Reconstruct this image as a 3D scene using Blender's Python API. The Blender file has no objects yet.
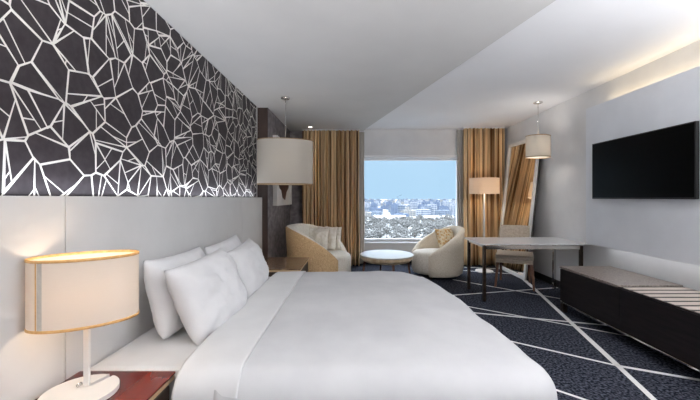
import bpy, bmesh, math, random
from mathutils import Vector, Matrix, noise
R = math.radians
random.seed(7)
C = bpy.context.scene.collection
EYE = 1.28
F = 328.0

# ------------------------------------------------------------------ materials
def mat(name, col, rough=.6, metal=0, spec=.5, **kw):
    m = bpy.data.materials.new(name); m.use_nodes = True
    nt = m.node_tree; b = nt.nodes['Principled BSDF']
    b.inputs['Base Color'].default_value = (*col, 1)
    b.inputs['Roughness'].default_value = rough
    b.inputs['Metallic'].default_value = metal
    b.inputs['Specular IOR Level'].default_value = spec
    for k, v in kw.items():
        b.inputs[k.replace('_', ' ')].default_value = v
    return m

def nd(m, t, **kw):
    n = m.node_tree.nodes.new(t)
    for k, v in kw.items(): setattr(n, k, v)
    return n

def lk(m, a, b): m.node_tree.links.new(a, b)

def noisy(m, c1, c2, scale=20, detail=4, stretch=(1, 1, 1), bump=0, lo=.35, hi=.65, bscale=None, dist=.002):
    """two-tone noise colour and an optional bump, object space"""
    tc = nd(m, 'ShaderNodeTexCoord'); mp = nd(m, 'ShaderNodeMapping')
    mp.inputs['Scale'].default_value = stretch
    lk(m, tc.outputs['Object'], mp.inputs['Vector'])
    n = nd(m, 'ShaderNodeTexNoise'); n.inputs['Scale'].default_value = scale; n.inputs['Detail'].default_value = detail
    lk(m, mp.outputs['Vector'], n.inputs['Vector'])
    r = nd(m, 'ShaderNodeValToRGB')
    r.color_ramp.elements[0].position = lo; r.color_ramp.elements[0].color = (*c1, 1)
    r.color_ramp.elements[1].position = hi; r.color_ramp.elements[1].color = (*c2, 1)
    lk(m, n.outputs['Fac'], r.inputs['Fac'])
    b = m.node_tree.nodes['Principled BSDF']
    lk(m, r.outputs['Color'], b.inputs['Base Color'])
    if bump:
        n2 = n
        if bscale:
            n2 = nd(m, 'ShaderNodeTexNoise'); n2.inputs['Scale'].default_value = bscale; n2.inputs['Detail'].default_value = 3
            lk(m, mp.outputs['Vector'], n2.inputs['Vector'])
        bp = nd(m, 'ShaderNodeBump'); bp.inputs['Strength'].default_value = bump; bp.inputs['Distance'].default_value = dist
        lk(m, n2.outputs['Fac'], bp.inputs['Height']); lk(m, bp.outputs['Normal'], b.inputs['Normal'])
    return m

def M(name, c1, c2=None, rough=.6, metal=0, spec=.5, **kw):
    m = mat(name, c1, rough, metal, spec)
    if c2: noisy(m, c1, c2, **kw)
    return m

PAINT = M('wall paint', (.70, .70, .71), (.76, .76, .765), .9, spec=.2, scale=3, bump=.04, bscale=300)
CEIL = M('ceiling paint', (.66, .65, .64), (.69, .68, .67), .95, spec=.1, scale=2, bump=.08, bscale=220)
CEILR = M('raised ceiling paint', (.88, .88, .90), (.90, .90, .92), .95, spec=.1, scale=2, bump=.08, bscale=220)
PANEL = M('headboard lacquer', (.64, .635, .63), (.68, .675, .67), .45, spec=.3, scale=3)
TVPANEL = M('tv wall panel', (.74, .76, .80), (.79, .81, .85), .8, spec=.2, scale=3)
TAUPE = M('taupe wallpaper', (.12, .105, .11), (.22, .195, .20), .7, scale=9, stretch=(1, 1, 1.4), bump=.1, bscale=80)
DARKBROWN = M('dark brown veneer', (.030, .016, .012), (.055, .030, .022), .5, scale=14, stretch=(1, 1, .15))
CARPET = M('navy carpet', (.006, .007, .012), (.085, .092, .12), 1, spec=.05, scale=55, detail=10, bump=.6, bscale=400, lo=.42, hi=.66, dist=.006)
CLINE = M('pale carpet inlay', (.78, .77, .75), (.86, .85, .83), 1, spec=.05, scale=60, bump=.4, bscale=300)
LINEN = M('white cotton', (.55, .55, .565), (.59, .59, .60), .9, spec=.1, scale=5, bump=.25, bscale=11, dist=.006)
PILLOWM = M('white pillow cotton', (.70, .70, .71), (.76, .76, .77), .9, spec=.1, scale=6, bump=.35, bscale=13, dist=.01)
SHEET = M('white sheet', (.68, .68, .685), (.72, .72, .725), .9, spec=.1, scale=5, bump=.2, bscale=9, dist=.006)
MAHOG = M('red mahogany lacquer', (.065, .008, .005), (.16, .022, .013), .12, spec=.7, scale=5, stretch=(1, .25, 1))
GOLDEDGE = M('pale gold edging', (.60, .42, .24), (.7, .5, .3), .4, metal=.3, scale=40)
WHITEMETAL = M('white enamel', (.82, .80, .77), None, .35)
PIPING = M('gold shade piping', (.55, .30, .10), (.68, .40, .15), .7, scale=60)
PIPE2 = M('dull bronze piping', (.30, .20, .11), (.40, .28, .16), .7, scale=60)
GREYTAPE = M('grey seam tape', (.45, .41, .36), (.52, .48, .42), .8, scale=60)
BRONZE = M('dark bronze metal', (.035, .022, .016), (.06, .04, .03), .3, metal=.7, scale=20)
CHROME = M('chrome', (.70, .68, .66), None, .12, metal=1)
BLACKGLOSS = M('black screen', (.001, .001, .001), None, .3, spec=.08)
BLACKPL = M('black plastic', (.006, .006, .007), None, .4)
WENGE = M('dark wenge wood', (.004, .003, .0035), (.013, .009, .010), .5, spec=.25, scale=5, detail=8, stretch=(1, 1, 9))
TOPWOOD = M('speckled grey brown bench top', (.13, .105, .09), (.33, .28, .25), .35, scale=90, detail=3)
SLAT = M('pale timber slat', (.50, .42, .36), (.66, .58, .52), .5, scale=20, stretch=(.2, 3, 1))
GAP = M('dark slat bed', (.010, .006, .005), (.02, .012, .01), .6, scale=20)
BOUCLE = M('gold tan boucle', (.42, .26, .12), (.78, .56, .33), 1, spec=.1, scale=110, detail=6, bump=.5, bscale=120, dist=.006)
CREAMB = M('cream boucle', (.74, .69, .60), (.88, .84, .76), 1, spec=.1, scale=55, detail=6, bump=.5, bscale=120, dist=.006)
CREAM2 = M('ivory boucle', (.68, .59, .46), (.86, .79, .68), 1, spec=.1, scale=100, detail=6, bump=.5, bscale=120, dist=.006)
CUSH = M('cream cushion linen', (.80, .74, .64), (.90, .86, .78), .95, spec=.1, scale=30, bump=.3, bscale=60)
CUSHG = M('gold patterned cushion', (.80, .70, .52), (.60, .36, .14), .9, spec=.1, scale=26, detail=2, lo=.45, hi=.58)
WALNUT = M('walnut wood', (.06, .022, .010), (.13, .052, .024), .4, scale=8, stretch=(4, 4, .6))
TABLETOP = M('white table top', (.80, .80, .78), None, .25, spec=.5)
TABLERIM = M('brushed brass rim', (.50, .36, .22), (.76, .64, .46), .5, metal=.1, scale=12, stretch=(1, 1, .3))
CHAIRF = M('beige chair fabric', (.46, .39, .31), (.58, .50, .41), .95, spec=.1, scale=40, bump=.3, bscale=90)
MIRRORF = M('ivory mirror frame', (.78, .76, .72), (.84, .82, .79), .4, scale=14)
MIRRORG = mat('mirror glass', (.93, .91, .88), .02, 1)
SILL = M('window frame white', (.86, .87, .89), None, .45)
BASEB = M('dark baseboard', (.012, .009, .010), (.03, .022, .02), .4, scale=10)
SHEERM = M('silver grey drape', (.50, .47, .43), (.62, .59, .55), .85, spec=.1, scale=6, stretch=(6, 6, .2))
ARTF = M('white picture frame', (.72, .70, .68), None, .5)
ARTD = M('dark brown leaf motif', (.055, .02, .012), (.11, .045, .025), .6, scale=20)

# curtain: gold beige cloth woven with vertical brown stripes
CURT = M('gold curtain cloth', (.15, .06, .014), (.88, .67, .41), .8, spec=.15, scale=5, stretch=(8, 1, .03), lo=.36, hi=.56, bump=.1, bscale=40)

def shade_mat(name, col, trans):
    m = mat(name, col, .9, spec=.1); nt = m.node_tree
    b = nt.nodes['Principled BSDF']; out = nt.nodes['Material Output']
    tc = nd(m, 'ShaderNodeTexCoord'); n = nd(m, 'ShaderNodeTexNoise'); n.inputs['Scale'].default_value = 25
    mp = nd(m, 'ShaderNodeMapping'); mp.inputs['Scale'].default_value = (1, 1, 9)
    lk(m, tc.outputs['Object'], mp.inputs['Vector']); lk(m, mp.outputs['Vector'], n.inputs['Vector'])
    bp = nd(m, 'ShaderNodeBump'); bp.inputs['Strength'].default_value = .25; bp.inputs['Distance'].default_value = .002
    lk(m, n.outputs['Fac'], bp.inputs['Height']); lk(m, bp.outputs['Normal'], b.inputs['Normal'])
    t = nd(m, 'ShaderNodeBsdfTranslucent'); t.inputs['Color'].default_value = (*col, 1)
    mx = nd(m, 'ShaderNodeMixShader'); mx.inputs['Fac'].default_value = trans
    lk(m, b.outputs[0], mx.inputs[1]); lk(m, t.outputs[0], mx.inputs[2]); lk(m, mx.outputs[0], out.inputs['Surface'])
    return m
SHADE = shade_mat('cream lamp shade linen', (.84, .76, .67), .22)
SHADEP = shade_mat('grey beige pendant linen', (.66, .62, .56), .35)
SHADEF = shade_mat('beige floor lamp linen', (.84, .74, .63), .45)

def glass_mat():
    m = mat('window glass', (1, 1, 1)); nt = m.node_tree; out = nt.nodes['Material Output']
    t = nd(m, 'ShaderNodeBsdfTransparent'); g = nd(m, 'ShaderNodeBsdfGlossy'); g.inputs['Roughness'].default_value = .02
    mx = nd(m, 'ShaderNodeMixShader'); mx.inputs['Fac'].default_value = .004
    t.inputs['Color'].default_value = (.97, .985, 1, 1)
    lk(m, t.outputs[0], mx.inputs[1]); lk(m, g.outputs[0], mx.inputs[2]); lk(m, mx.outputs[0], out.inputs['Surface'])
    return m
GLASS = glass_mat()

def desk_glass():
    m = mat('frosted white desk glass', (.88, .89, .91), .12, spec=.6); nt = m.node_tree; out = nt.nodes['Material Output']
    b = nt.nodes['Principled BSDF']; t = nd(m, 'ShaderNodeBsdfTransparent'); t.inputs['Color'].default_value = (.9, .93, .95, 1)
    mx = nd(m, 'ShaderNodeMixShader'); mx.inputs['Fac'].default_value = .06
    lk(m, b.outputs[0], mx.inputs[1]); lk(m, t.outputs[0], mx.inputs[2]); lk(m, mx.outputs[0], out.inputs['Surface'])
    return m
DESKG = desk_glass()

MURALD = M('dark aubergine mural ground', (.022, .017, .020), (.034, .027, .031), .6, spec=.3, scale=30)
MURALW = M('white mural line', (.68, .66, .62), (.80, .78, .74), .7, spec=.2, scale=8)

# ------------------------------------------------------------------ mesh helpers
def box(bm, x0, x1, y0, y1, z0, z1, mi=0, bev=0):
    r = bmesh.ops.create_cube(bm, size=1, matrix=Matrix.Translation(((x0+x1)/2, (y0+y1)/2, (z0+z1)/2)) @ Matrix.Diagonal((abs(x1-x0), abs(y1-y0), abs(z1-z0), 1)))
    fs = {f for v in r['verts'] for f in v.link_faces}
    for f in fs: f.material_index = mi
    if bev:
        es = list({e for v in r['verts'] for e in v.link_edges})
        rr = bmesh.ops.bevel(bm, geom=es, offset=bev, segments=2, affect='EDGES', profile=.6)
        for f in rr['faces']: f.material_index = mi
    return r['verts']

def bar(bm, a, b, w, d=None, w2=None, mi=0):
    """square bar from a to b, tapering from w to w2"""
    a, b = Vector(a), Vector(b); d = d or w; k = (w2 or w)/w
    ax = (b-a).normalized(); up = Vector((0, 1, 0)) if abs(ax.y) < .9 else Vector((1, 0, 0))
    s = ax.cross(up).normalized(); t = s.cross(ax).normalized()
    vs = []
    for p, q in ((a, 1), (b, k)):
        for i, j in ((-1, -1), (1, -1), (1, 1), (-1, 1)):
            vs.append(bm.verts.new(p + s*i*w*q/2 + t*j*d*q/2))
    for f in ((0, 1, 2, 3), (7, 6, 5, 4), (0, 4, 5, 1), (1, 5, 6, 2), (2, 6, 7, 3), (3, 7, 4, 0)):
        bm.faces.new([vs[i] for i in f]).material_index = mi
    bmesh.ops.recalc_face_normals(bm, faces=bm.faces[-6:])

def tube(bm, pts, r, n=10, mi=0):
    pts = [Vector(p) for p in pts]; rings = []
    for i, p in enumerate(pts):
        ax = (pts[min(i+1, len(pts)-1)] - pts[max(i-1, 0)]).normalized()
        up = Vector((0, 0, 1)) if abs(ax.z) < .9 else Vector((1, 0, 0))
        s = ax.cross(up).normalized(); t = s.cross(ax).normalized()
        rr = r[i] if isinstance(r, (list, tuple)) else r
        rings.append([bm.verts.new(p + (s*math.cos(2*math.pi*k/n) + t*math.sin(2*math.pi*k/n))*rr) for k in range(n)])
    for a, b in zip(rings, rings[1:]):
        for k in range(n): bm.faces.new((a[k], a[(k+1) % n], b[(k+1) % n], b[k])).material_index = mi
    bm.faces.new(rings[0][::-1]).material_index = mi; bm.faces.new(rings[-1]).material_index = mi

def lathe(bm, prof, n=48, sx=1, sy=1, mi=0, close=False):
    """prof: list of (r, z) - rings about Z, scaled to an oval; first/last r=0 closes"""
    rings = []
    for r, z in prof:
        if r < 1e-6: rings.append([bm.verts.new((0, 0, z))])
        else: rings.append([bm.verts.new((r*sx*math.cos(2*math.pi*k/n), r*sy*math.sin(2*math.pi*k/n), z)) for k in range(n)])
    pairs = list(zip(rings, rings[1:]))
    if close: pairs.append((rings[-1], rings[0]))
    for a, b in pairs:
        for k in range(n):
            k2 = (k+1) % n
            if len(a) == 1 and len(b) == 1: continue
            if len(a) == 1: f = (a[0], b[k2], b[k])
            elif len(b) == 1: f = (a[k], a[k2], b[0])
            else: f = (a[k], a[k2], b[k2], b[k])
            bm.faces.new(f).material_index = mi

def new(): return bmesh.new()

def obj(name, bm, mats, parent=None, smooth=False, fix=True):
    if fix: bmesh.ops.recalc_face_normals(bm, faces=bm.faces[:])
    me = bpy.data.meshes.new(name); bm.to_mesh(me); bm.free()
    for m in (mats if isinstance(mats, (list, tuple)) else [mats]): me.materials.append(m)
    if smooth:
        for p in me.polygons: p.use_smooth = True
    o = bpy.data.objects.new(name, me); C.objects.link(o)
    if parent: o.parent = parent
    return o

def tag(o, label, cat, group=None, kind=None):
    o['label'] = label; o['category'] = cat
    if group: o['group'] = group
    if kind: o['kind'] = kind
    return o

def thing(name, label, cat, loc=(0, 0, 0), rz=0, group=None):
    o = bpy.data.objects.new(name, None); C.objects.link(o); o.empty_display_size = .1
    o.location = loc; o.rotation_euler = (0, 0, rz)
    return tag(o, label, cat, group)

def struct(name, bm, m, parent=None, **k):
    o = obj(name, bm, m, parent, **k)
    if not parent: o['kind'] = 'structure'
    return o

def copy_tree(o, parent=None):
    c = o.copy(); C.objects.link(c)
    if parent: c.parent = parent
    for ch in [x for x in list(C.objects) if x.parent == o]: copy_tree(ch, c)
    return c

def auto_smooth(o, ang=35):
    for p in o.data.polygons: p.use_smooth = True
    o.data.set_sharp_from_angle(angle=R(ang))
    return o

def bx(name, dims, m, parent=None, bev=0):
    bm = new(); box(bm, *dims, bev=bev); return obj(name, bm, m, parent)

# ------------------------------------------------------------------ room shell
XL, XR, YB, YF = -1.39, 2.93, -3.6, 6.40
ZL, ZH = 2.58, 2.62
HX = -1.31
bm = new(); box(bm, XL-.3, XR+.3, YB-.2, YF+.3, -.1, 0)
def strip(p, q, w=.045, ext=(0, 0)):
    """pale inlay between two photo pixels that lie on the floor"""
    P = [Vector(((x-354)*(EYE/(y-198)), EYE*F/(y-198), 0)) for x, y in (p, q)]
    w *= .66; a, b = P; d = (b-a).normalized(); a = a - d*ext[0]; b = b + d*ext[1]
    s = Vector((-d.y, d.x, 0))*w/2; e = .0015
    vs = [bm.verts.new(v + Vector((0, 0, e))) for v in (a-s, b-s, b+s, a+s)]
    f = bm.faces.new(vs); f.material_index = 1
for a in [((507, 265), (533, 287.5), .085), ((533, 287.5), (618, 366), .07), ((618, 366), (652, 398), .06, (0, .5)),
          ((457, 295), (553, 288), .04, (.3, .5)), ((475, 313), (592, 324), .05, (.3, .2)), ((470, 307), (611, 333), .035, (.3, .4)),
          ((509, 341), (618, 366), .04, (.5, 0)), ((618, 366), (696, 379.5), .055, (0, .1)), ((544, 386), (600, 405), .035, (.5, .4)),
          ((471.6, 283), (556, 298), .04, (.3, .5)), ((469.5, 271), (513, 274), .05, (.2, 0)), ((462, 267), (500, 269), .05)]:
    strip(*a)
fl = struct('floor', bm, [CARPET, CLINE], fix=False)

bm = new(); box(bm, XL-.2, XL, YB, YF, 0, 2.8); struct('wall_left', bm, PAINT)
bm = new(); box(bm, XR, XR+.2, YB, YF, 0, 2.8); struct('wall_right', bm, PAINT)
bm = new(); box(bm, XL-.2, XR+.2, YB-.2, YB, 0, 2.8); struct('wall_back', bm, TAUPE)
# far wall with the window opening
WX0, WX1, WZ0, WZ1 = .14, 2.09, .42, 2.075
bm = new(); D = .28
box(bm, XL-.2, WX0, YF, YF+D, 0, 2.8); box(bm, WX1, XR+.2, YF, YF+D, 0, 2.8)
box(bm, WX0, WX1, YF, YF+D, 0, WZ0); box(bm, WX0, WX1, YF, YF+D, WZ1, 2.8)
struct('wall_far', bm, PAINT)
bm = new()
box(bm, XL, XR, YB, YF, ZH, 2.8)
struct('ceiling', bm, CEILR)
# lower ceiling on the left with its slanting edge
bm = new()
e0, e1 = (.155, YF), (min(.155 + (YF-YB)*1.17/4.15, XR-.01), YB)
pts = [(XL, YB), (e1[0], e1[1]), (e0[0], e0[1]), (XL, YF)]
lo = [bm.verts.new((x, y, ZL)) for x, y in pts]; hi = [bm.verts.new((x, y, ZH)) for x, y in pts]
bm.faces.new(lo); bm.faces.new(hi)
for k in range(4): bm.faces.new((lo[k], lo[(k+1) % 4], hi[(k+1) % 4], hi[k]))
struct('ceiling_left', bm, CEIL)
# dark pier beyond the headboard
bm = new(); box(bm, XL, -1.24, 4.72, YF, 0, ZL, mi=0); box(bm, -1.24, -.99, 6.36, YF, 0, ZL, mi=0)
for f in bm.faces:
    if f.normal.y < -.9 and f.calc_center_median().y < 5: f.material_index = 1
struct('wall_left_far', bm, [TAUPE, DARKBROWN])
for nme, d in (('baseboard_right', (XR-.018, XR, 3.9, YF, 0, .10)), ('baseboard_far', (-.99, XR-.02, YF-.018, YF, 0, .10)),
               ('baseboard_left', (-1.24, -1.222, 4.72, 6.35, 0, .10))):
    bm = new(); box(bm, *d, bev=.004); struct(nme, bm, BASEB)

# window
w = bpy.data.objects.new('window_1', None); C.objects.link(w); w['kind'] = 'structure'; w.location = ((WX0+WX1)/2, YF, WZ0)
def rel(p, dims): return (dims[0]-p[0], dims[1]-p[0], dims[2]-p[1], dims[3]-p[1], dims[4]-p[2], dims[5]-p[2])
wl = w.location
def wbox(bm, *d, **k): box(bm, *rel(wl, d), **k)
bm = new(); t = .05
wbox(bm, WX0, WX0+t, YF+.10, YF+.17, WZ0, WZ1); wbox(bm, WX1-t, WX1, YF+.10, YF+.17, WZ0, WZ1)
wbox(bm, WX0+t, WX1-t, YF+.10, YF+.17, WZ1-t, WZ1); wbox(bm, WX0+t, WX1-t, YF+.10, YF+.17, WZ0, WZ0+t)
obj('window_frame', bm, SILL, w)
bm = new(); wbox(bm, WX0+t, WX1-t, YF+.135, YF+.141, WZ0+t, WZ1-t); obj('window_pane', bm, GLASS, w)
bm = new(); wbox(bm, WX0-.03, WX1+.03, YF-.035, YF+.10, WZ0-.03, WZ0, bev=.004); obj('window_sill', bm, SILL, w)
bm = new()
for d in ((WX0-.04, WX0, YF-.015, YF, WZ0, WZ1+.04), (WX1, WX1+.04, YF-.015, YF, WZ0, WZ1+.04), (WX0, WX1, YF-.015, YF, WZ1, WZ1+.04)): wbox(bm, *d)
obj('window_casing', bm, SILL, w)

# ------------------------------------------------------------------ mural and headboard
def clip(poly, p, n):
    """keep the side of the polygon where (q-p).n <= 0"""
    out = []
    for a, b in zip(poly, poly[1:]+poly[:1]):
        da, db = (a-p).dot(n), (b-p).dot(n)
        if da <= 0: out.append(a)
        if (da < 0 < db) or (db < 0 < da): out.append(a + (b-a)*(da/(da-db)))
    return out
def mural_lines(y0, y1, z0, z1):
    r = random.Random(12); st = .158; pts = []
    y = y0-.2; row = 0
    while y < y1+.2:
        z = z0-.2 + (st/2 if row % 2 else 0)
        while z < z1+.25:
            pts.append(Vector((y+r.uniform(-.075, .075), z+r.uniform(-.085, .085)))); z += st*1.1
        y += st*.88; row += 1
    segs = []
    for p in pts:
        near = sorted((q for q in pts if q is not p and (q-p).length < .8), key=lambda q: (q-p).length)[:16]
        poly = [p+Vector(v) for v in ((-.5, -.5), (.5, -.5), (.5, .5), (-.5, .5))]
        for q in near:
            poly = clip(poly, (p+q)/2, q-p)
            if len(poly) < 3: break
        if len(poly) < 3: continue
        n = len(poly); done = []
        for a, b in zip(poly, poly[1:]+poly[:1]):
            if (a.x, a.y) < (b.x, b.y): segs.append((a, b, r.uniform(.008, .015), r.uniform(.005, .011)))
        # shards: a fan of lines from one corner, and now and then a cross line
        k = r.randrange(n); v = poly[k]; tg = []
        for m_ in range(2, n-1) if n > 3 else []:
            a, b = poly[(k+m_-1) % n], poly[(k+m_) % n]; t = r.uniform(.25, .95)
            if r.random() < .42 and len(tg) < 2: tg.append(a+(b-a)*t); segs.append((v, tg[-1], r.uniform(.008, .012), r.uniform(.004, .006)))
        if tg:
            a, b = poly[(k+1) % n], poly[k]; e = a+(b-a)*r.uniform(.1, .6); g = v+(tg[0]-v)*r.uniform(.45, .8)
            segs.append((e, g, .006, .005))
            if r.random() < .6:
                a = poly[(k-1) % n]; segs.append((a+(v-a)*r.uniform(.1, .5), v+(tg[-1]-v)*r.uniform(.4, .8), .006, .005))
        elif r.random() < .7:
            segs.append(((poly[0]+poly[1])/2, (poly[n//2]+poly[(n//2+1) % n])/2, .007, .005))
    quads = []
    for a, b, wa, wb in segs:
        d = (b-a)
        if d.length < .012: continue
        d = d.normalized(); nn = Vector((-d.y, d.x)); a2, b2 = a-d*wa*.3, b+d*wb*.3
        q = [a2-nn*wa/2, b2-nn*wb/2, b2+nn*wb/2, a2+nn*wa/2]
        for p, n_ in ((Vector((y0, 0)), Vector((-1, 0))), (Vector((y1, 0)), Vector((1, 0))), (Vector((0, z0)), Vector((0, -1))), (Vector((0, z1)), Vector((0, 1)))):
            q = clip(q, p, n_) if q else q
        if len(q) >= 3: quads.append(q)
    return quads
bm = new(); MY0, MY1, MZ0, MZ1 = -1.5, 4.64, 1.289, ZL-.004
box(bm, XL+.001, XL+.011, MY0, MY1, MZ0, MZ1)
for k, q in enumerate(mural_lines(MY0, MY1, MZ0, MZ1)):
    e = XL+.0114 + (k % 7)*.00005
    f = bm.faces.new([bm.verts.new((e, p.x, p.y)) for p in q]); f.material_index = 1
    f.normal_update()
    if f.normal.x < 0: f.normal_flip()
tag(obj('mural', bm, [MURALD, MURALW], fix=False), 'dark wall mural of white crackle lines above the long white headboard', 'mural')
hb = thing('headboard', 'long white panelled headboard running under the dark crackle mural', 'headboard', (XL, 0, 0))
for a, b in ((-1.5, 1.487), (1.493, 3.837), (3.843, 4.68)):
    bm = new(); box(bm, .013, HX-XL, a, b, 0, 1.288, bev=.003); obj('panel', bm, PANEL, hb)

# ------------------------------------------------------------------ artwork on the pier
a = thing('picture', 'tall white framed picture with a dark brown pointed motif behind the bedside pendant', 'picture', (-1.24, 5.55, 1.16))
bm = new()
box(bm, 0, .045, -.55, .62, 0, 1.08, bev=.004)
obj('backing', bm, ARTF, a)
bm = new()
for d in ((.045, .07, -.55, -.50, 0, 1.08), (.045, .07, .57, .62, 0, 1.08), (.045, .07, -.5, .57, 0, .05), (.045, .07, -.5, .57, 1.03, 1.08)): box(bm, *d)
obj('frame', bm, ARTF, a)
bm = new()
prof = [(-.42, .95), (-.40, .40), (-.30, .28), (-.16, .24), (-.06, .12), (.10, .09), (.20, .22), (.38, .30), (.50, .7), (.50, .95)]
f0 = [bm.verts.new((.046, y, z)) for y, z in prof]; f1 = [bm.verts.new((.056, y, z)) for y, z in prof]
bm.faces.new(f0); bm.faces.new(f1[::-1])
for k in range(len(prof)): bm.faces.new((f0[k], f0[(k+1) % len(prof)], f1[(k+1) % len(prof)], f1[k]))
obj('motif', bm, ARTD, a)

# ------------------------------------------------------------------ curtains
def curtain(x0, x1, y, label, m, n_fold, depth, name='curtain', ztop=ZL-.006, seed=0, cat='curtain', hooks=True):
    rnd = random.Random(seed)
    th = thing(name, label, cat, ((x0+x1)/2, y, 0))
    W = x1-x0; nx = n_fold*14; nz = 14
    ph = [0]
    for k in range(n_fold): ph.append(ph[-1] + rnd.uniform(.55, 1.5))
    tot = ph[-1]; am = [rnd.uniform(.55, 1.15) for _ in range(n_fold+1)]
    bm = new(); g = []
    for j in range(nz+1):
        z = .012 + (ztop-.03)*j/nz; row = []
        for i in range(nx+1):
            u = i/nx; t = u*tot
            k = max(q for q in range(n_fold+1) if ph[q] <= t+1e-9); k = min(k, n_fold-1)
            fr = (t-ph[k])/(ph[k+1]-ph[k])
            s = math.sin(2*math.pi*fr); s = math.copysign(abs(s)**.75, s)
            a_ = depth*am[k]*(1-.25*j/nz)
            wob = .012*math.sin(3*z + k*1.7)*(1-j/nz)
            row.append(bm.verts.new((-W/2 + W*u + .012*math.sin(4*math.pi*fr) + wob, s*a_/2, z)))
        g.append(row)
    for j in range(nz):
        for i in range(nx): bm.faces.new((g[j][i], g[j][i+1], g[j+1][i+1], g[j+1][i]))
    o = obj('drape', bm, m, th, smooth=True)
    sm = o.modifiers.new('s', 'SOLIDIFY'); sm.thickness = .004
    bm = new(); box(bm, -W/2-.005, W/2+.005, -.02, .02, ztop-.02, ztop, bev=.004)
    obj('curtain_track', bm, SILL, th)
    return th
curtain(-.97, .10, 6.20, 'gold beige pleated curtain hanging left of the window behind the cream tub sofa', CURT, 16, .15, seed=3)
curtain(.03, .20, 6.335, 'narrow silver grey inner drape at the left edge of the window', SHEERM, 4, .04, name='sheer_curtain', seed=5)
curtain(2.07, 2.84, 6.20, 'gold beige pleated curtain hanging right of the window behind the floor lamp', CURT, 12, .15, seed=11, ztop=ZH-.006)
curtain(1.99, 2.13, 6.335, 'narrow silver grey inner drape at the right edge of the window', SHEERM, 4, .04, name='sheer_curtain', seed=8, ztop=ZH-.006)

# ------------------------------------------------------------------ bed
bed = thing('bed', 'king size bed with white mattress, its head against the white headboard', 'bed', (-.3, 2.55, 0))
BX, BY = -.3, 2.55
def bb(name, d, m, bev=0): return bx(name, rel((BX, BY, 0), d), m, bed, bev)
bb('bed_base', (-1.29, .66, 1.66, 3.44, .08, .22), DARKBROWN, .006)
bb('mattress', (-1.295, .74, 1.572, 3.46, .22, .458), SHEET, .035)
for x in (-1.2, .58):
    for y in (1.75, 3.35): bb('leg', (x-.03, x+.03, y-.03, y+.03, 0, .08), DARKBROWN)

def drape(name, x0, x1flat, foot, yn, yf, top, rr, plan, drop, m, parent=None, plan_n=None, thick=.02, nx=90, ny=110, amp=.006, seed=0, hem=0):
    """cloth laid over the bed, wrapping over rounded edges; rr edge radius, plan plan-corner radius"""
    bm = new(); g = []
    xm = x1flat + (drop if foot else 0)
    inset = lambda x, y: None
    for i in range(nx+1):
        row = []
        for j in range(ny+1):
            x = x0 + (xm-x0)*i/nx; y = (yn-drop) + (yf-yn+2*drop)*j/ny
            # rounded-rect distance (flat top region), open toward the head
            pn = plan_n or plan; cyn = yn+pn; cyf = yf-plan; pl = pn if y < (yn+yf)/2 else plan; cx = x1flat-pl
            if foot and x > cx and (y < cyn or y > cyf):
                c = Vector((cx, cyn if y < cyn else cyf)); dv = Vector((x, y))-c; L = dv.length
                n = dv/L if L > 1e-6 else Vector((1, 0)); d = L-pl; base = c + n*pl
                if abs(dv.x) > 0 and d <= 0: base = Vector((x, y))
            else:
                dx = x-x1flat if foot else -9; dyn = yn-y; dyf = y-yf
                d = max(dx, dyn, dyf)
                if d == dx: n = Vector((1, 0)); base = Vector((x1flat, y))
                elif d == dyn: n = Vector((0, -1)); base = Vector((x, yn))
                else: n = Vector((0, 1)); base = Vector((x, yf))
            nz_ = noise.noise(Vector((x*2.1+seed, y*2.1, seed)))*amp*1.6 + noise.noise(Vector((x*6+seed, y*5, 3)))*amp*.55
            if d <= 0:
                z = top + nz_ - .012*max(0, 1+d/.25)**2
                row.append(bm.verts.new((x, y, z)))
            else:
                d = min(d, drop); q = rr*math.pi/2
                if d < q: th = d/rr; off = rr*math.sin(th); dz = rr*(1-math.cos(th))
                else: off = rr + (d-q)*.10; dz = rr + (d-q)
                off += (noise.noise(Vector((base.x*4, base.y*4, seed)))*.03)*min(1, d/drop)
                p = base + n*(off+nz_); row.append(bm.verts.new((p.x, p.y, top-.012-dz+nz_)))
        g.append(row)
    for i in range(nx):
        for j in range(ny): bm.faces.new((g[i][j], g[i+1][j], g[i+1][j+1], g[i][j+1]))
    for v in bm.verts:
        if v.co.x > 0: v.co.x += .08*(2.2-v.co.y)*v.co.x/.8
    o = obj(name, bm, m, parent, smooth=True, fix=True)
    s = o.modifiers.new('s', 'SOLIDIFY'); s.thickness = thick; s.offset = -1
    return o
dv = drape('duvet', -.62, .785, True, 1.58, 3.46, .506, .14, .40, .42, LINEN, plan_n=.05, thick=.022, amp=.012)
tag(dv, 'smooth white duvet spread over the lower part of the bed and hanging at its foot', 'duvet')
sf = drape('turned_sheet', -.80, -.515, False, 1.58, 3.45, .521, .135, .3, .40, SHEET, thick=.012, nx=24, amp=.005, seed=0)
tag(sf, 'white sheet turned back in a wide band across the duvet below the pillows', 'sheet')

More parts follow.
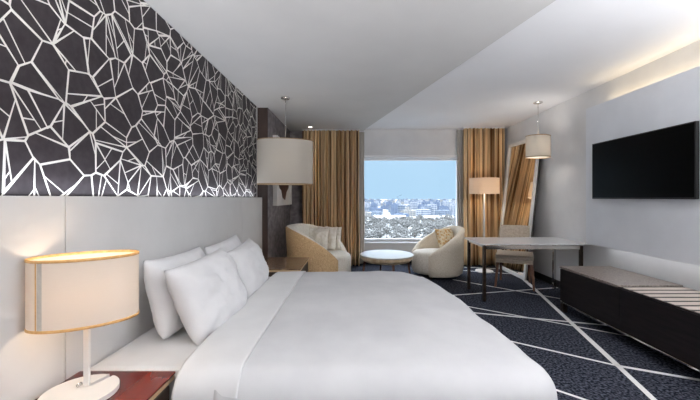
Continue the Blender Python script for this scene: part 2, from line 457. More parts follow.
# pillows
def pillow_bm(w, h, t, seed, n=34, pinch=.035):
    bm = new(); top = {}; bot = {}
    for i in range(n+1):
        for j in range(n+1):
            u, v = -1+2*i/n, -1+2*j/n
            pv = pinch*(2.2 if v > 0 else 1)
            ex = 1 - pinch*(1-abs(v)**2.2)*abs(u)**3; ey = 1 - pv*(1-abs(u)**2.2)*abs(v)**3
            rc = 1-(.07 if v < 0 else .015)*(abs(u)*abs(v))**5
            x, y = u*w/2*ex*rc, v*h/2*ey*rc
            prof = (max(0, 1-u**4)**.62)*(max(0, 1-v**4)**.62)
            # pinched creases running in from the corners
            r = min(abs(u), abs(v)); cr = math.exp(-((abs(u)-abs(v))/.16)**2)*max(0, r-.35)
            z = t/2*prof*(1-.35*cr)
            nn = noise.noise(Vector((u*1.9+seed, v*1.9, seed*1.3)))*.022 + noise.noise(Vector((u*5+seed, v*4, 2.2)))*.012 + (1-abs(noise.noise(Vector((u*2.6+seed, v*2.6, 5)))*2))**4*.007
            sag = -.012*math.sin(3*u+seed)
            a = bm.verts.new((x, y, z+nn*prof+sag*abs(u)))
            top[i, j] = a
            bot[i, j] = a if i in (0, n) or j in (0, n) else bm.verts.new((x, y, -z*.8+nn*prof*.6+sag*abs(u)))
    for i in range(n):
        for j in range(n):
            bm.faces.new((top[i, j], top[i+1, j], top[i+1, j+1], top[i, j+1]))
            bm.faces.new((bot[i, j], bot[i, j+1], bot[i+1, j+1], bot[i+1, j]))
    return bm
def pillow(x, y, z, lean, turn, roll, label, seed, w=.74, h=.50, t=.20):
    # local X of pillow -> world Y, local Y -> up, local Z -> +X (away from headboard)
    o = obj('pillow', pillow_bm(w, h, t, seed), PILLOWM, smooth=True)
    base = Matrix(((0, 0, 1), (1, 0, 0), (0, 1, 0))).to_4x4()
    m = Matrix.Translation((x, y, z)) @ Matrix.Rotation(turn, 4, 'Z') @ Matrix.Rotation(-lean, 4, 'Y') @ base @ Matrix.Rotation(roll, 4, 'Z')
    o.matrix_world = m
    tag(o, label, 'pillow', 'pillows on the bed'); return o
pillow(-1.15, 2.20, .682, R(14), R(2), R(-2), 'white pillow against the headboard, partly behind the shade of the table lamp', 1.0, w=.74, h=.48, t=.20)
pillow(-.93, 2.15, .672, R(23), R(-3), R(2), 'plump white pillow in front, nearest the table lamp', 4.0, w=.70, h=.49, t=.23)
pillow(-1.15, 2.98, .672, R(14), R(0), R(2), 'white pillow against the headboard on the far side of the bed', 7.5, w=.74, h=.47, t=.18)
pillow(-.935, 2.90, .660, R(21), R(2), R(3), 'white pillow in front on the far side of the bed, nearest the tub sofa', 9.1, w=.66, h=.46, t=.22)

# ------------------------------------------------------------------ nightstands
def nightstand(x0, x1, y0, y1, zt, label, topm):
    cx, cy = (x0+x1)/2, (y0+y1)/2; W, H = x1-x0, y1-y0
    t = thing('nightstand', label, 'nightstand', (cx, cy, 0))
    bm = new(); box(bm, -W/2, W/2, -H/2, H/2, zt-.012, zt, bev=.003); obj('top', bm, topm, t)
    bm = new(); box(bm, -W/2+.004, W/2-.004, -H/2+.004, H/2-.004, zt-.035, zt-.0125); obj('edging', bm, GOLDEDGE, t)
    bm = new(); box(bm, -W/2+.02, W/2-.03, -H/2+.02, H/2-.02, .12, zt-.036, bev=.003); obj('body', bm, DARKBROWN, t)
    for z0, z1 in ((.14, .27), (.28, zt-.05)):
        bm = new(); box(bm, W/2-.0295, W/2-.012, -H/2+.03, H/2-.03, z0, z1, bev=.003); d = obj('drawer', bm, DARKBROWN, t)
        bm = new(); box(bm, W/2-.0118, W/2-.0, -.06, .06, (z0+z1)/2-.006, (z0+z1)/2+.006, bev=.002); obj('handle', bm, CHROME, d)
    for sx in (-1, 1):
        for sy in (-1, 1):
            bm = new(); bar(bm, (sx*(W/2-.05)-.005, sy*(H/2-.05), .119), (sx*(W/2-.05)-.005, sy*(H/2-.05), 0), .035, w2=.022); obj('leg', bm, BRONZE, t)
    return t
nightstand(-1.30, -.845, .96, 1.555, .46, 'glossy red mahogany nightstand under the white table lamp', MAHOG)
FARTOP = M('brown lacquer top', (.10, .055, .03), (.25, .16, .10), .15, spec=.6, scale=12, detail=5)
nightstand(-1.30, -.62, 3.78, 4.54, .46, 'dark brown nightstand on the far side of the bed beside the cream tub sofa', FARTOP)

# ------------------------------------------------------------------ lamps
def shade_parts(parent, a, b, z0, z1, m, seam=None, nseg=72, pip=PIPING):
    bm = new()
    lathe(bm, [(1, z0), (1, z1), (.994, z1), (.994, z0)], nseg, a, b, close=True)
    o = auto_smooth(obj('shade', bm, m, parent))
    if pip:
        for z in (z0-.002, z1-.010):
            bm = new(); lathe(bm, [(1.0, z), (1.012, z+.001), (1.012, z+.011), (1.0, z+.012), (.992, z+.011), (.992, z+.001)], nseg, a, b, close=True)
            obj('piping', bm, pip, o, smooth=True)
    if seam:
        for th, wd, mm, ss in seam:
            bm = new(); k = 5; v0 = []
            for i in range(k):
                t = th + wd*(i/(k-1)-.5)
                v0.append([bm.verts.new((a*q*math.cos(t), b*q*math.sin(t), z)) for q, z in ((1.002, z0+.01), (1.002, z1-.01), (1.006, z1-.01), (1.006, z0+.01))])
            for p, q in zip(v0, v0[1:]):
                for e in range(4): bm.faces.new((p[e], p[(e+1) % 4], q[(e+1) % 4], q[e]))
            obj('seam_tape', bm, mm, o)
    return o
def light(name, typ, loc, energy, col, parent=None, size=.05, rot=None, size_y=None, spread=None):
    l = bpy.data.lights.new(name, typ); l.energy = energy; l.color = col
    if typ in ('POINT', 'SPOT'): l.shadow_soft_size = size
    if typ == 'AREA':
        l.shape = 'RECTANGLE'; l.size = size; l.size_y = size_y or size
        if spread: l.spread = spread
    o = bpy.data.objects.new(name, l); C.objects.link(o); o.location = loc
    if rot: o.rotation_euler = rot
    if parent: o.parent = parent
    return o
WARM = (1, .80, .58)

LX, LY = -1.135, 1.37
lp = thing('table_lamp', 'white table lamp with oval cream shade on the red nightstand', 'lamp', (LX, LY, .46))
bm = new()
# disc base with a slot cut in its back edge toward the stem
n = 64; Rb = .135; cxb, cyb = .0, -.01
ring = []
for k in range(n):
    th = 2*math.pi*k/n; ring.append((cxb+Rb*math.cos(th), cyb+Rb*.95*math.sin(th)))
slot = [(cxb+.050, cyb+Rb*.87), (cxb+.018, cyb+.035), (cxb-.004, cyb+.035), (cxb+.026, cyb+Rb*.95)]
out = []
k0 = [k for k in range(n) if ring[k][1] > cyb and cxb+.022 < ring[k][0] < cxb+.055]
for k in range(n):
    if k == k0[0]: out += slot
    if k in k0: continue
    out.append(ring[k])
lo = [bm.verts.new((x, y, .002)) for x, y in out]; hi = [bm.verts.new((x, y, .022)) for x, y in out]
bm.faces.new(lo[::-1]); bm.faces.new(hi)
for k in range(len(out)): bm.faces.new((lo[k], lo[(k+1) % len(out)], hi[(k+1) % len(out)], hi[k]))
obj('base', bm, WHITEMETAL, lp)
bm = new(); box(bm, .0-.012, .012, .018, .030, .0225, .40, bev=.003); obj('stem', bm, WHITEMETAL, lp)
bm = new(); tube(bm, [(.0-.02, .018, .035), (.0-.02, .0, .035)], .007); obj('switch', bm, CHROME, lp, smooth=True)
sh = bpy.data.objects.new('shade_holder', None)
bm = new(); box(bm, -.01, .01, -.01, .01, .31, .33); shh = obj('shade_bracket', bm, WHITEMETAL, lp)
bm.free() if False else None
sp = shade_parts(lp, .187, .112, .300, .578, SHADE, seam=[(R(227), .11, GREYTAPE, 0), (R(221.5), .035, PIPING, 0)])
sp.rotation_euler = (0, 0, R(30)); sp.location = (.0, .02, 0)
light('table_lamp_bulb', 'POINT', (0, .02, .42), 1.75, WARM, lp, .035)

# floor lamp
fx, fy = 2.27, 5.72
fl_ = thing('floor_lamp', 'slim white floor lamp with a beige drum shade before the right curtain', 'lamp', (fx, fy, 0))
bm = new(); lathe(bm, [(0, 0), (.15, 0), (.15, .012), (.14, .02), (0, .022)], 40); obj('base', bm, WHITEMETAL, fl_, smooth=False)
bm = new(); tube(bm, [(0, 0, .0225), (0, 0, 1.58)], .013, 12); obj('pole', bm, WHITEMETAL, fl_, smooth=True)
s_ = shade_parts(fl_, .245, .245, 1.355, 1.625, SHADEF, pip=None)
bm = new()
for k in range(3):
    th = k*2*math.pi/3; tube(bm, [(.012*math.cos(th), .012*math.sin(th), 1.56), (.2425*math.cos(th), .2425*math.sin(th), 1.56)], .003, 6)
obj('shade_frame', bm, WHITEMETAL, fl_)
light('floor_lamp_bulb', 'POINT', (.05, 0, 1.47), 5, WARM, fl_, .03)

# pendants
def pendant(x, y, zc, z0, z1, a, b, rz, label, energy):
    p = thing('pendant_lamp', label, 'pendant lamp', (x, y, zc))
    bm = new(); lathe(bm, [(0, 0), (.058, 0), (.058, -.014), (.05, -.02), (0, -.02)], 36); obj('canopy', bm, CHROME, p, smooth=False)
    bm = new(); tube(bm, [(0, 0, -.02), (.002, 0, -.2), (0, 0, z1-zc-.04)], .004, 8); obj('cord', bm, CHROME, p, smooth=True)
    s = shade_parts(p, a, b, z0-zc, z1-zc, SHADEP, seam=[(R(215), .06, SHADEP, 0)], pip=PIPE2)
    s.rotation_euler = (0, 0, rz)
    bm = new()
    tube(bm, [(-a*.98*math.cos(rz), -a*.98*math.sin(rz), z1-zc-.03), (a*.98*math.cos(rz), a*.98*math.sin(rz), z1-zc-.03)], .004, 6)
    tube(bm, [(0, 0, z1-zc-.02), (0, 0, z1-zc-.13)], .018, 12)
    obj('lamp_holder', bm, WHITEMETAL, p, smooth=True)
    if energy: light('pendant_bulb', 'POINT', (0, 0, (z0+z1)/2-zc), energy, (1, .94, .87), p, .10)
pendant(-.885, 4.24, ZL, 1.455, 2.025, .355, .19, R(10), 'large oval grey beige pendant shade hanging over the far nightstand', 2)
pendant(2.57, 4.58, ZH, 1.845, 2.145, .175, .135, R(20), 'small beige pendant shade hanging over the glass desk', 4)

# downlight
d = thing('downlight', 'small round recessed downlight in the ceiling before the left curtain', 'ceiling light', (-.80, 6.0, ZL))
bm = new(); lathe(bm, [(.035, -.001), (.052, -.001), (.052, -.006), (.037, -.006)], 32, close=True); obj('trim_ring', bm, WHITEMETAL, d)
EM = mat('downlight lens', (1, 1, 1)); EM.node_tree.nodes['Principled BSDF'].inputs['Emission Color'].default_value = (1, .95, .86, 1)
EM.node_tree.nodes['Principled BSDF'].inputs['Emission Strength'].default_value = 6
bm = new(); lathe(bm, [(0, -.0005), (.0345, -.0005), (.0345, -.003), (0, -.003)], 32); obj('lens', bm, EM, d)

# ------------------------------------------------------------------ tv wall
PX = 2.75
bm = new(); box(bm, PX, XR-.001, .6, 3.89, .74, 2.335, bev=.003)
tp = tag(obj('wall_panel', bm, TVPANEL), 'large pale floating wall panel carrying the television', 'wall panel')
tv = thing('television', 'black flat screen television mounted on the pale wall panel', 'television', (PX, 3.15, 1.58))
bm = new(); box(bm, -.055, -.025, -.565, .565, -.31, .31, bev=.006); obj('casing', bm, BLACKPL, tv)
bm = new(); box(bm, -.0575, -.0552, -.553, .553, -.294, .298); obj('screen', bm, BLACKGLOSS, tv)
bm = new(); box(bm, -.0245, -.001, -.2, .2, -.15, .15); obj('wall_mount', bm, BLACKPL, tv)

# bench
BXF = 2.335
bn = thing('tv_bench', 'long low dark wooden bench cabinet below the television', 'bench', ((BXF+2.92)/2, 2.55, 0))
bc = bn.location.copy()
def nb(name, d, m, par=bn, bev=.003): return bx(name, rel((bc.x, bc.y, 0), d), m, par, bev)
Y0, Y1 = 1.35, 3.72
nb('cabinet_body', (BXF+.02, 2.90, Y0, Y1, .10, .485), WENGE)
nb('top', (BXF-.002, 2.91, 2.90, Y1+.006, .4855, .508), TOPWOOD)
nb('rack_bed', (BXF-.002, 2.91, Y0, 2.898, .4855, .497), GAP)
edges = [Y0, 2.115, 2.885, Y1]
for p, q in zip(edges, edges[1:]):
    nb('drawer_front', (BXF, BXF+.0195, p+.003, q-.003, .125, .480), WENGE)
nb('bottom_rail', (BXF-.002, BXF+.0195, Y0, Y1, .103, .118), CHROME)
k = 0; y = 2.86
while y > Y0+.03:
    nb('slat', (BXF+.012, 2.90, y-.064, y, .4975, .500), SLAT, bev=.0008); y -= .1
for x in (BXF+.03, 2.84):
    for y in (Y0+.05, Y1-.03): nb('leg', (x-.028, x+.02, y-.025, y+.025, 0, .0995), BRONZE)

# ------------------------------------------------------------------ desk
dk = thing('desk', 'long desk with a thin frosted glass top against the right wall', 'desk', (2.25, 4.34, 0))
def kb(name, d, m, bev=.002): return bx(name, rel((2.25, 4.34, 0), d), m, dk, bev)
DT = .718
bm = new()
# glass top with rounded left corners
x0, x1, y0, y1, r = 1.555, 2.925, 4.0, 4.70, .06
out = [(x1, y0), (x1, y1)]
for c, a0 in (((x0+r, y1-r), 90), ((x0+r, y0+r), 180)):
    for k in range(9): t = R(a0+90*k/8); out.append((c[0]+r*math.cos(t), c[1]+r*math.sin(t)))
lo = [bm.verts.new((x-2.25, y-4.34, DT-.012)) for x, y in out]; hi = [bm.verts.new((x-2.25, y-4.34, DT)) for x, y in out]
bm.faces.new(lo[::-1]); bm.faces.new(hi)
for k in range(len(out)): bm.faces.new((lo[k], lo[(k+1) % len(out)], hi[(k+1) % len(out)], hi[k]))
obj('desk_top', bm, DESKG, dk)
for x in (1.60, 2.80):
    for y in (4.055, 4.60): kb('leg', (x, x+.035, y, y+.035, 0, DT-.03), CHROME if x > 2 and y > 4.5 else BRONZE)
kb('rail', (1.637, 2.798, 4.06, 4.085, DT-.075, DT-.03), CHROME)
kb('rail', (1.637, 2.798, 4.605, 4.63, DT-.075, DT-.03), CHROME)
kb('rail', (1.605, 1.630, 4.092, 4.598, DT-.055, DT-.03), CHROME)
for x in (1.6175, 2.8175):
    for y in (4.0725, 4.6175):
        bm = new(); bmesh.ops.create_cone(bm, cap_ends=True, segments=16, radius1=.018, radius2=.018, depth=.0165, matrix=Matrix.Translation((x-2.25, y-4.34, DT-.0212)))
        obj('glass_support', bm, CHROME, dk)

# desk chair
ch = thing('desk_chair', 'beige upholstered desk chair with walnut legs behind the glass desk', 'chair', (2.365, 4.83, 0), R(-27))
bm = new(); box(bm, -.245, .245, -.25, .22, .405, .475, bev=.02)
auto_smooth(obj('seat', bm, CHAIRF, ch))
bm = new(); box(bm, -.235, .235, -.24, .21, .355, .404, bev=.006); obj('seat_frame', bm, CHAIRF, ch)
for sx in (-1, 1):
    bm = new(); bar(bm, (sx*.215, -.215, .354), (sx*.245, -.245, 0), .042, w2=.026); obj('leg', bm, WALNUT, ch)
    bm = new(); bar(bm, (sx*.19, .18, .354), (sx*.20, .245, 0), .042, w2=.026); obj('leg', bm, WALNUT, ch)
# back posts and pad
for sx in (-1, 1):
    bm = new(); bar(bm, (sx*.17, .236, .37), (sx*.17, .262, .60), .034, w2=.03); obj('back_post', bm, WALNUT, ch)
bm = new(); N = 10; sl = []
for i in range(N+1):
    u = -1+2*i/N; x = u*.20; cv = .035*(1-u*u)
    sl.append([(x, .215+cv+(z-.53)*.22+off, z) for off, z in ((0, .54), (0, .84), (.01, .855), (.045, .855), (.055, .84), (.055, .54))])
V = [[bm.verts.new(p) for p in s] for s in sl]
for a_, b_ in zip(V, V[1:]):
    for e in range(6): bm.faces.new((a_[e], a_[(e+1) % 6], b_[(e+1) % 6], b_[e]))
bm.faces.new(V[0]); bm.faces.new(V[-1][::-1])
auto_smooth(obj('backrest', bm, CHAIRF, ch))

# ------------------------------------------------------------------ mirror
lean = R(6)
mr = thing('floor_mirror', 'tall ivory framed mirror leaning against the right wall by the curtain', 'mirror', (2.655, 5.57, .004))
mr.rotation_euler = (0, lean, 0)
HW, MH, FW = .52, 2.27, .055
bm = new(); box(bm, .0, .02, -HW+.01, HW-.01, .02, MH-.01); obj('backing', bm, DARKBROWN, mr)
bm = new()
for dd in ((-.03, -.0005, -HW, -HW+FW, 0, MH), (-.03, -.0005, HW-FW, HW, 0, MH), (-.03, -.0005, -HW+FW, HW-FW, 0, FW), (-.03, -.0005, -HW+FW, HW-FW, MH-FW, MH)): box(bm, *dd, bev=.004)
obj('frame', bm, MIRRORF, mr)
bm = new(); box(bm, -.008, -.001, -HW+FW-.002, HW-FW+.002, FW-.002, MH-FW+.002); obj('mirror_glass', bm, MIRRORG, mr)

# ------------------------------------------------------------------ tub chairs
def smooth(a, b, x):
    t = max(0, min(1, (x-a)/(b-a))); return t*t*(3-2*t)
def tub(name, label, cat, loc, rz, a, b, zt, zs, out_m, in_m, seat_m, span=128, fall=(15, 150, 1.5)):
    """local +X is the open front. a, b half sizes"""
    t = thing(name, label, cat, loc, rz)
    n = 64; T = .10; bm = new(); sec = []
    for i in range(n+1):
        ph = R(-span + 2*span*i/n)          # 0 = back
        deg = abs(math.degrees(ph)); k = 1-max(0, min(1, (deg-fall[0])/(fall[1]-fall[0])))**fall[2]
        h = (zs-.03) + (zt-zs+.03)*k
        cx, sy = -math.cos(ph), math.sin(ph)
        def P(q, z, flare=0): return Vector((cx*(a-q)*(1+flare), sy*(b-q)*(1+flare), z))
        fl_ = .05*k
        pr = [P(.05, .05), P(.015, .08), P(0, .2), P(0, zs-.06, .0), P(0, zs-.06+(h-zs+.06)*.5, fl_*.5), P(.0, h-.03, fl_), P(.018, h-.008, fl_), P(T*.5, h, fl_), P(T-.018, h-.008, fl_*.8), P(T, h-.035, fl_*.8), P(T, min(h-.04, zs-.02), 0), P(T, .22)]
        sec.append([bm.verts.new(p) for p in pr])
    m_ = len(sec[0])
    for p, q in zip(sec, sec[1:]):
        for e in range(m_):
            f = bm.faces.new((p[e], p[(e+1) % m_], q[(e+1) % m_], q[e])); f.material_index = 0 if e < 6 else 1
    bm.faces.new(sec[0]); bm.faces.new(sec[-1][::-1])
    auto_smooth(obj('shell', bm, [out_m, in_m], t), 60)
    # seat drum, bulging out of the open front
    bm = new(); ns = 56; rings = []
    for q, z in ((.10, .06), (.045, .075), (.02, .12), (.02, zs-.08), (.03, zs-.035), (.06, zs-.01), (.12, zs), (.25, zs+.008)):
        rg = []
        for k in range(ns):
            th = 2*math.pi*k/ns; c, s = math.cos(th), math.sin(th)
            fr = smooth(-.15, .55, c)
            ra = (a-T-.004) + (T+.01)*fr; rb = (b-T-.004) + (T*.0)*fr
            rg.append(bm.verts.new((c*(ra-q), s*(rb-q), z)))
        rings.append(rg)
    for p, q in zip(rings, rings[1:]):
        for k in range(ns): bm.faces.new((p[k], p[(k+1) % ns], q[(k+1) % ns], q[k]))
    bm.faces.new(rings[0][::-1]); bm.faces.new(rings[-1])
    auto_smooth(obj('seat', bm, seat_m, t), 60)
    for th in (45, 135, 225, 315):
        x, y = (a-.17)*math.cos(R(th)), (b-.17)*math.sin(R(th))
        bm = new(); tube(bm, [(x, y, .0595), (x, y, 0)], [.022, .014], 12); obj('foot', bm, WALNUT, t, smooth=False)
    return t
tub('tub_sofa', 'wide gold and cream boucle tub sofa with three cushions by the left curtain', 'sofa', (-.53, 5.13, 0), R(-10), .50, .54, .86, .43, BOUCLE, CREAMB, CREAMB, span=138, fall=(20, 138, 2.2))
tub('tub_armchair', 'beige boucle tub armchair with one gold cushion below the window', 'armchair', (1.36, 5.42, 0), R(180+14), .43, .43, .81, .42, CREAM2, CREAM2, CREAMB, span=134, fall=(15, 134, 1.5))

def cushion(x, y, z, w, t, turn, lean, label, m, seed, group=None):
    o = obj('cushion', pillow_bm(w, w, t, seed, n=22, pinch=.05), m, smooth=True)
    base = Matrix(((1, 0, 0), (0, 0, -1), (0, 1, 0))).to_4x4()   # face toward -Y
    o.matrix_world = Matrix.Translation((x, y, z)) @ Matrix.Rotation(turn, 4, 'Z') @ Matrix.Rotation(-lean, 4, 'X') @ base
    return tag(o, label, 'cushion', group)
g_ = 'cushions on the tub sofa'
cushion(-.56, 5.16, .625, .36, .11, R(-22), R(10), 'cream cushion at the front of the row on the tub sofa', CUSH, 2, g_)
cushion(-.445, 5.28, .64, .38, .10, R(-30), R(8), 'cream cushion in the middle of the row on the tub sofa', CUSH, 5, g_)
cushion(-.345, 5.37, .64, .36, .09, R(-36), R(8), 'cream cushion at the back of the row nearest the window', CUSH, 8, g_)
cushion(1.54, 5.52, .60, .37, .13, R(28), R(22), 'gold speckled cushion resting in the beige tub armchair', CUSHG, 3)

# ------------------------------------------------------------------ coffee table
ct = thing('coffee_table', 'low round white topped coffee table with brass rim between the tub seats', 'table', (.52, 5.22, 0))
bm = new(); lathe(bm, [(0, .372), (.415, .372), (.422, .378), (.422, .386), (.415, .392), (0, .392)], 64); auto_smooth(obj('table_top', bm, TABLETOP, ct))
bm = new(); lathe(bm, [(.41, .3715), (.41, .33), (.36, .285), (.34, .285), (.34, .3715)], 64, close=True); auto_smooth(obj('rim', bm, TABLERIM, ct))
for th in (12, 100, 192, 280):
    x, y = .375*math.cos(R(th)), .375*math.sin(R(th))
    bm = new(); bar(bm, (x*.96, y*.96, .2845), (x*1.06, y*1.06, 0), .035, w2=.024); obj('leg', bm, WALNUT, ct)

# ------------------------------------------------------------------ the city outside
GZ = -29
GRASS = M('pale dry ground', (.12, .125, .12), (.22, .225, .215), 1, scale=.02, detail=6)
bm = new()
v = [bm.verts.new(p) for p in ((-3000, 30, GZ), (5000, 30, GZ), (5000, 9000, GZ-3), (-3000, 9000, GZ-3))]; bm.faces.new(v)
g = obj('ground_outside', bm, GRASS); g['kind'] = 'structure'
def bmat(name, wall, win):
    m = mat(name, wall, .9, spec=.1); b = m.node_tree.nodes['Principled BSDF']
    tc = nd(m, 'ShaderNodeTexCoord'); sp_ = nd(m, 'ShaderNodeSeparateXYZ'); lk(m, tc.outputs['Object'], sp_.inputs[0])
    ad = nd(m, 'ShaderNodeMath', operation='ADD'); lk(m, sp_.outputs[0], ad.inputs[0]); lk(m, sp_.outputs[1], ad.inputs[1])
    cb = nd(m, 'ShaderNodeCombineXYZ'); lk(m, ad.outputs[0], cb.inputs[0]); lk(m, sp_.outputs[2], cb.inputs[1])
    br = nd(m, 'ShaderNodeTexBrick'); br.inputs['Scale'].default_value = .25; br.offset = 0
    br.inputs['Color1'].default_value = (*win, 1); br.inputs['Color2'].default_value = (*[c*1.3 for c in win], 1); br.inputs['Mortar'].default_value = (*wall, 1)
    br.inputs['Mortar Size'].default_value = .07; br.inputs['Brick Width'].default_value = 1.1; br.inputs['Row Height'].default_value = .8
    lk(m, cb.outputs[0], br.inputs['Vector'])
    ge = nd(m, 'ShaderNodeNewGeometry'); s2 = nd(m, 'ShaderNodeSeparateXYZ'); lk(m, ge.outputs['Normal'], s2.inputs[0])
    gt = nd(m, 'ShaderNodeMath', operation='GREATER_THAN'); gt.inputs[1].default_value = .5; lk(m, s2.outputs[2], gt.inputs[0])
    mx = nd(m, 'ShaderNodeMix', data_type='RGBA'); mx.inputs[7].default_value = (*wall, 1)
    lk(m, gt.outputs[0], mx.inputs[0]); lk(m, br.outputs['Color'], mx.inputs[6]); lk(m, mx.outputs[2], b.inputs['Base Color'])
    return m
BM = [bmat('white render', (.40, .40, .41), (.10, .12, .15)), bmat('pale grey render', (.21, .23, .26), (.08, .10, .13)),
      bmat('cream render', (.33, .31, .28), (.12, .125, .13)), bmat('blue grey render', (.12, .15, .20), (.08, .10, .14))]
def building(W, Dp, H, m, name='building'):
    bm = new(); box(bm, -W/2, W/2, -Dp/2, Dp/2, 0, H); box(bm, -W*.42, W*.42, -Dp*.42, Dp*.42, H-.01, H+1.2); box(bm, -W*.2, W*.05, -Dp*.2, Dp*.1, H+1.19, H+3.6)
    return obj(name, bm, m)
protos = []
for k, (W, Dp, H) in enumerate(((19, 12, 10), (13, 10, 14), (27, 14, 8), (11, 10, 19), (20, 14, 12), (15, 10, 7))):
    protos.append([building(W, Dp, H, BM[(k+i) % 4]) for i in range(2)])
protos = [p for q in protos for p in q]
def slope_x(px): return (px-354)/F
first = set(); nb_ = 0; spots = [(slope_x(424.5)*600, 600, 12), (slope_x(430)*610, 610, 12), (slope_x(391)*440, 462, 38), (slope_x(443)*430, 452, 38), (slope_x(398)*1500, 1500, 10)]; tries = 0
rb = random.Random(21)
while nb_ < 295 and tries < 9000:
    tries += 1
    D_ = 470*math.exp(rb.random()**1.15*math.log(9.5)); px = rb.uniform(353, 472)
    if D_ < 470: continue
    k = rb.randrange(len(protos)); p = protos[k]
    s = rb.uniform(.75, 1.25)*(1 + max(0, D_-1200)/3800*.7); rad = .5*math.hypot(p.dimensions.x, p.dimensions.y)*s; bxx = slope_x(px)*D_
    if any((bxx-a)**2+(D_-b)**2 < (rad+c)**2 for a, b, c in spots): continue
    spots.append((bxx, D_, rad))
    if k in first: o = p.copy(); C.objects.link(o)
    else: o = p; first.add(k)
    o.scale = (s, s, min(s*rb.uniform(.8, 1.15), 25.5/p.dimensions.z)); o.location = (slope_x(px)*D_, D_, GZ-.2); o.rotation_euler = (0, 0, rb.uniform(-.7, .7))
    tag(o, 'pale city block far off beyond the trees outside the window', 'building', 'distant city buildings'); nb_ += 1
for i in range(len(protos)):
    if i not in first: bpy.data.objects.remove(protos[i])
# two grey blue towers, two low white roofs
for px, D_, W, H, lab in ((424.5, 600, 9, 23, 'slim blue grey tower in the city, left one of a pair'), (430, 610, 9, 22, 'slim blue grey tower in the city, right one of a pair')):
    o = building(W, 9, H, BM[3], 'tower'); o.location = (slope_x(px)*D_, D_, GZ-.2); tag(o, lab, 'tower')
WROOF = M('white sheet roof', (.86, .86, .86), None, .6)
for x0, x1, D_, lab in ((375, 407, 440, 'long low white roofed hall beyond the trees, left of the pair'), (429, 457, 430, 'long low white roofed hall beyond the trees, right of the pair')):
    a_, b_ = slope_x(x0)*D_, slope_x(x1)*D_
    t = thing('hall', lab, 'building', ((a_+b_)/2, D_, GZ-.2)); w_ = (b_-a_)/2
    bm = new(); box(bm, -w_, w_, 0, 45, 0, 2); obj('wall', bm, BM[1], t)
    bm = new()
    pr = [(-w_-1, -1, 2.01), (w_+1, -1, 2.01), (w_+1, 22, 6.2), (-w_-1, 22, 6.2), (w_+1, 46, 2.01), (-w_-1, 46, 2.01)]
    V = [bm.verts.new(p) for p in pr]
    for f in ((0, 1, 2, 3), (3, 2, 4, 5), (0, 3, 5), (1, 4, 2), (0, 5, 4, 1)): bm.faces.new([V[i] for i in f])
    obj('roof', bm, WROOF, t)
# crane
cr = thing('crane', 'tiny construction crane standing on the city skyline', 'crane', (slope_x(398)*1500, 1500, GZ))
bm = new(); bar(bm, (0, 0, 0), (0, 0, 36), 1.6); obj('mast', bm, BM[3], cr)
bm = new(); bar(bm, (-8, 0, 34), (18, 0, 45), 1.3); obj('jib', bm, BM[3], cr)
# trees
LEAF = M('grey green foliage', (.08, .08, .074), (.19, .187, .18), 1, spec=.05, scale=.9, detail=6, lo=.38, hi=.62)
def tree_mesh(seed, nblob=130):
    r = random.Random(seed); bm = new()
    for _ in range(nblob):
        while True:
            p = Vector((r.uniform(-1, 1), r.uniform(-1, 1), r.uniform(-1, 1)))
            if .45 < p.length < 1: break
        p = Vector((p.x*5.2, p.y*5.2, 7+p.z*3.6)); s = r.uniform(.45, 1.1)
        mm = Matrix.Translation(p) @ Matrix.Rotation(r.uniform(0, 3), 4, 'Z') @ Matrix.Rotation(r.uniform(0, 3), 4, 'X') @ Matrix.Diagonal((s, s*.8, s*.45, 1))
        bmesh.ops.create_icosphere(bm, subdivisions=1, radius=1, matrix=mm)
    return bm
tp_ = []
TL = 'bushy grey green tree among the trees below the window'
for k in range(4):
    t = thing('tree', TL, 'tree', (0, 0, 0), group='trees below the window')
    obj('foliage', tree_mesh(k), LEAF, t, fix=False)
    bm = new(); tube(bm, [(0, 0, 0), (.2, .1, 3), (0, 0, 7)], [.4, .3, .2], 6); obj('trunk', bm, WALNUT, t)
    tp_.append(t)
rt = random.Random(4); kk = 0
rows = []; tries = 0
while len(rows) < 170 and tries < 20000:
    tries += 1; D_ = rt.uniform(205, 425); x = slope_x(rt.uniform(350, 472))*D_; s = rt.uniform(.6, 1.0)
    if all(math.hypot(x-a, D_-b) > 6.1*(s+c) for a, b, c in rows): rows.append((x, D_, s))
print('trees', len(rows))
for x, y, s in rows:
    o = tp_[kk] if kk < 4 else copy_tree(tp_[kk % 4])
    o.location = (x, y, GZ-.1); o.scale = (s, s, s*rt.uniform(.7, 1.1)); o.rotation_euler = (0, 0, rt.uniform(0, 6)); kk += 1

# more of the same to either side, beyond what the window frames from here
rw = random.Random(77); bm = new()
for _ in range(260):
    px = rw.choice((rw.uniform(60, 340), rw.uniform(486, 900))); D_ = 470*math.exp(rw.random()*1.9)
    W, Dp, H = rw.uniform(12, 26), rw.uniform(10, 15), rw.uniform(7, 20)
    box(bm, slope_x(px)*D_-W/2, slope_x(px)*D_+W/2, D_-Dp/2, D_+Dp/2, GZ-.2, GZ+H)
tag(obj('outer_city', bm, BM[1], fix=False), 'rest of the pale city reaching away to both sides of the view', 'city', kind='stuff')
bm = new()
for _ in range(170):
    px = rw.choice((rw.uniform(60, 346), rw.uniform(478, 900))); D_ = rw.uniform(200, 430); x = slope_x(px)*D_; s = rw.uniform(4, 7.5)
    for k in range(4):
        mm = Matrix.Translation((x+rw.uniform(-s, s)*.6, D_+rw.uniform(-s, s)*.6, GZ+s*rw.uniform(.7, 1.3))) @ Matrix.Diagonal((s*.6, s*.6, s*.45, 1))
        bmesh.ops.create_icosphere(bm, subdivisions=1, radius=1, matrix=mm)
tag(obj('outer_woodland', bm, LEAF, fix=False), 'rest of the grey green woodland reaching away to both sides of the view', 'woodland', kind='stuff')

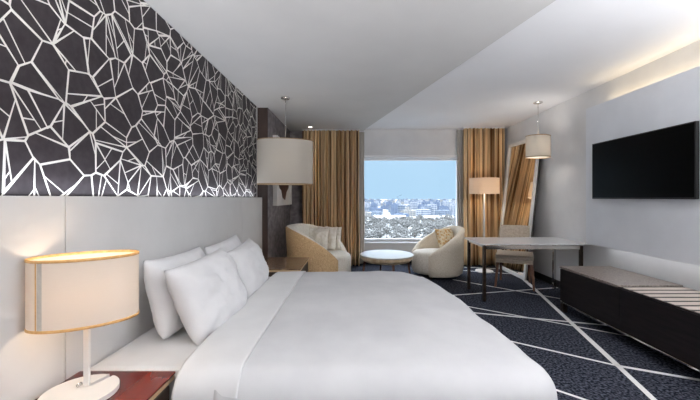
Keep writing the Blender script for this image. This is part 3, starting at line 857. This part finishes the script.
# ------------------------------------------------------------------ light
wd = bpy.data.worlds.new('World'); bpy.context.scene.world = wd; wd.use_nodes = True
nt = wd.node_tree; bg = nt.nodes['Background']
tc = nt.nodes.new('ShaderNodeTexCoord'); sp_ = nt.nodes.new('ShaderNodeSeparateXYZ'); rp = nt.nodes.new('ShaderNodeValToRGB')
nt.links.new(tc.outputs['Generated'], sp_.inputs[0]); nt.links.new(sp_.outputs[2], rp.inputs[0]); nt.links.new(rp.outputs[0], bg.inputs[0])
e = rp.color_ramp.elements
e[0].position = 0; e[0].color = (.456, .68, .872, 1); e[1].position = .16; e[1].color = (.456, .68, .872, 1)
q = rp.color_ramp.elements.new(.45); q.color = (3.4, 3.8, 4.3, 1)
q = rp.color_ramp.elements.new(.8); q.color = (10, 11, 12.5, 1); e[len(e)-1].color = (10, 11, 12.5, 1)
bg.inputs[1].default_value = 1.0
su = light('sun', 'SUN', (0, -20, 30), .8, (1, .97, .92)); su.data.angle = R(1); su.rotation_euler = (R(52), 0, R(-25))
# unseen uplighters added at the entry end to fill the room with light, LED lines over the headboard and round the tv panel
for ux, uy, lab in ((2.45, .30, 'tall white fill lamp added out of view by the right wall'), (-.95, -.55, 'tall white fill lamp added out of view by the headboard wall'),
                    (.85, -1.6, 'tall white fill lamp added out of view in the middle of the entry end')):
    u = thing('fill_uplighter', lab, 'lamp', (ux, uy, 0))
    bm = new(); lathe(bm, [(0, 0), (.15, 0), (.15, .015), (.13, .025), (0, .025)], 36); obj('base', bm, WHITEMETAL, u)
    bm = new(); tube(bm, [(0, 0, .0255), (0, 0, 1.58)], .014, 12); obj('pole', bm, WHITEMETAL, u, smooth=True)
    bm = new(); lathe(bm, [(0, 1.581), (.06, 1.585), (.24, 1.66), (.25, 1.675), (.235, 1.67), (.06, 1.60), (0, 1.595)], 40); obj('bowl', bm, WHITEMETAL, u, smooth=True)
    l = light('fill_light', 'AREA', (0, 0, 1.69), 150, (.97, .98, 1), u, size=.40, rot=(R(180), 0, 0)); l.data.shape = 'DISK'
light('headboard_led', 'AREA', (XL+.066, 1.5, 1.292), 13, (.84, .90, 1), size=.03, size_y=6, rot=(R(180), 0, 0))
light('tv_cove_led', 'AREA', (2.87, 2.2, 2.345), 2.6, (1, .76, .42), size=.05, size_y=3.1, rot=(R(180), 0, 0))
light('tv_panel_underlight', 'AREA', (2.86, 2.3, .735), 1.3, (.93, .96, 1), size=.05, size_y=2.9, rot=(0, 0, 0))
light('window_downlight', 'SPOT', (-.80, 6.0, ZL-.01), 12, (1, .85, .65), size=.03, rot=(0, 0, 0))

# ------------------------------------------------------------------ camera
cd = bpy.data.cameras.new('Camera'); cam = bpy.data.objects.new('Camera', cd); C.objects.link(cam)
cam.location = (0, 0, EYE); cam.rotation_euler = (R(90), 0, 0)
cd.sensor_width = 36; cd.lens = F/700*36; cd.shift_x = -4/700; cd.shift_y = -2/700; cd.clip_end = 20000; cd.clip_start = .05
S = bpy.context.scene; S.camera = cam
S.view_settings.view_transform = 'Standard'; S.view_settings.look = 'None'; S.view_settings.gamma = 1
S.view_settings.exposure = .13
S.cycles.max_bounces = 10; S.cycles.diffuse_bounces = 7; S.cycles.glossy_bounces = 4; S.cycles.transparent_max_bounces = 8
S.cycles.use_denoising = True; S.cycles.sample_clamp_indirect = 6
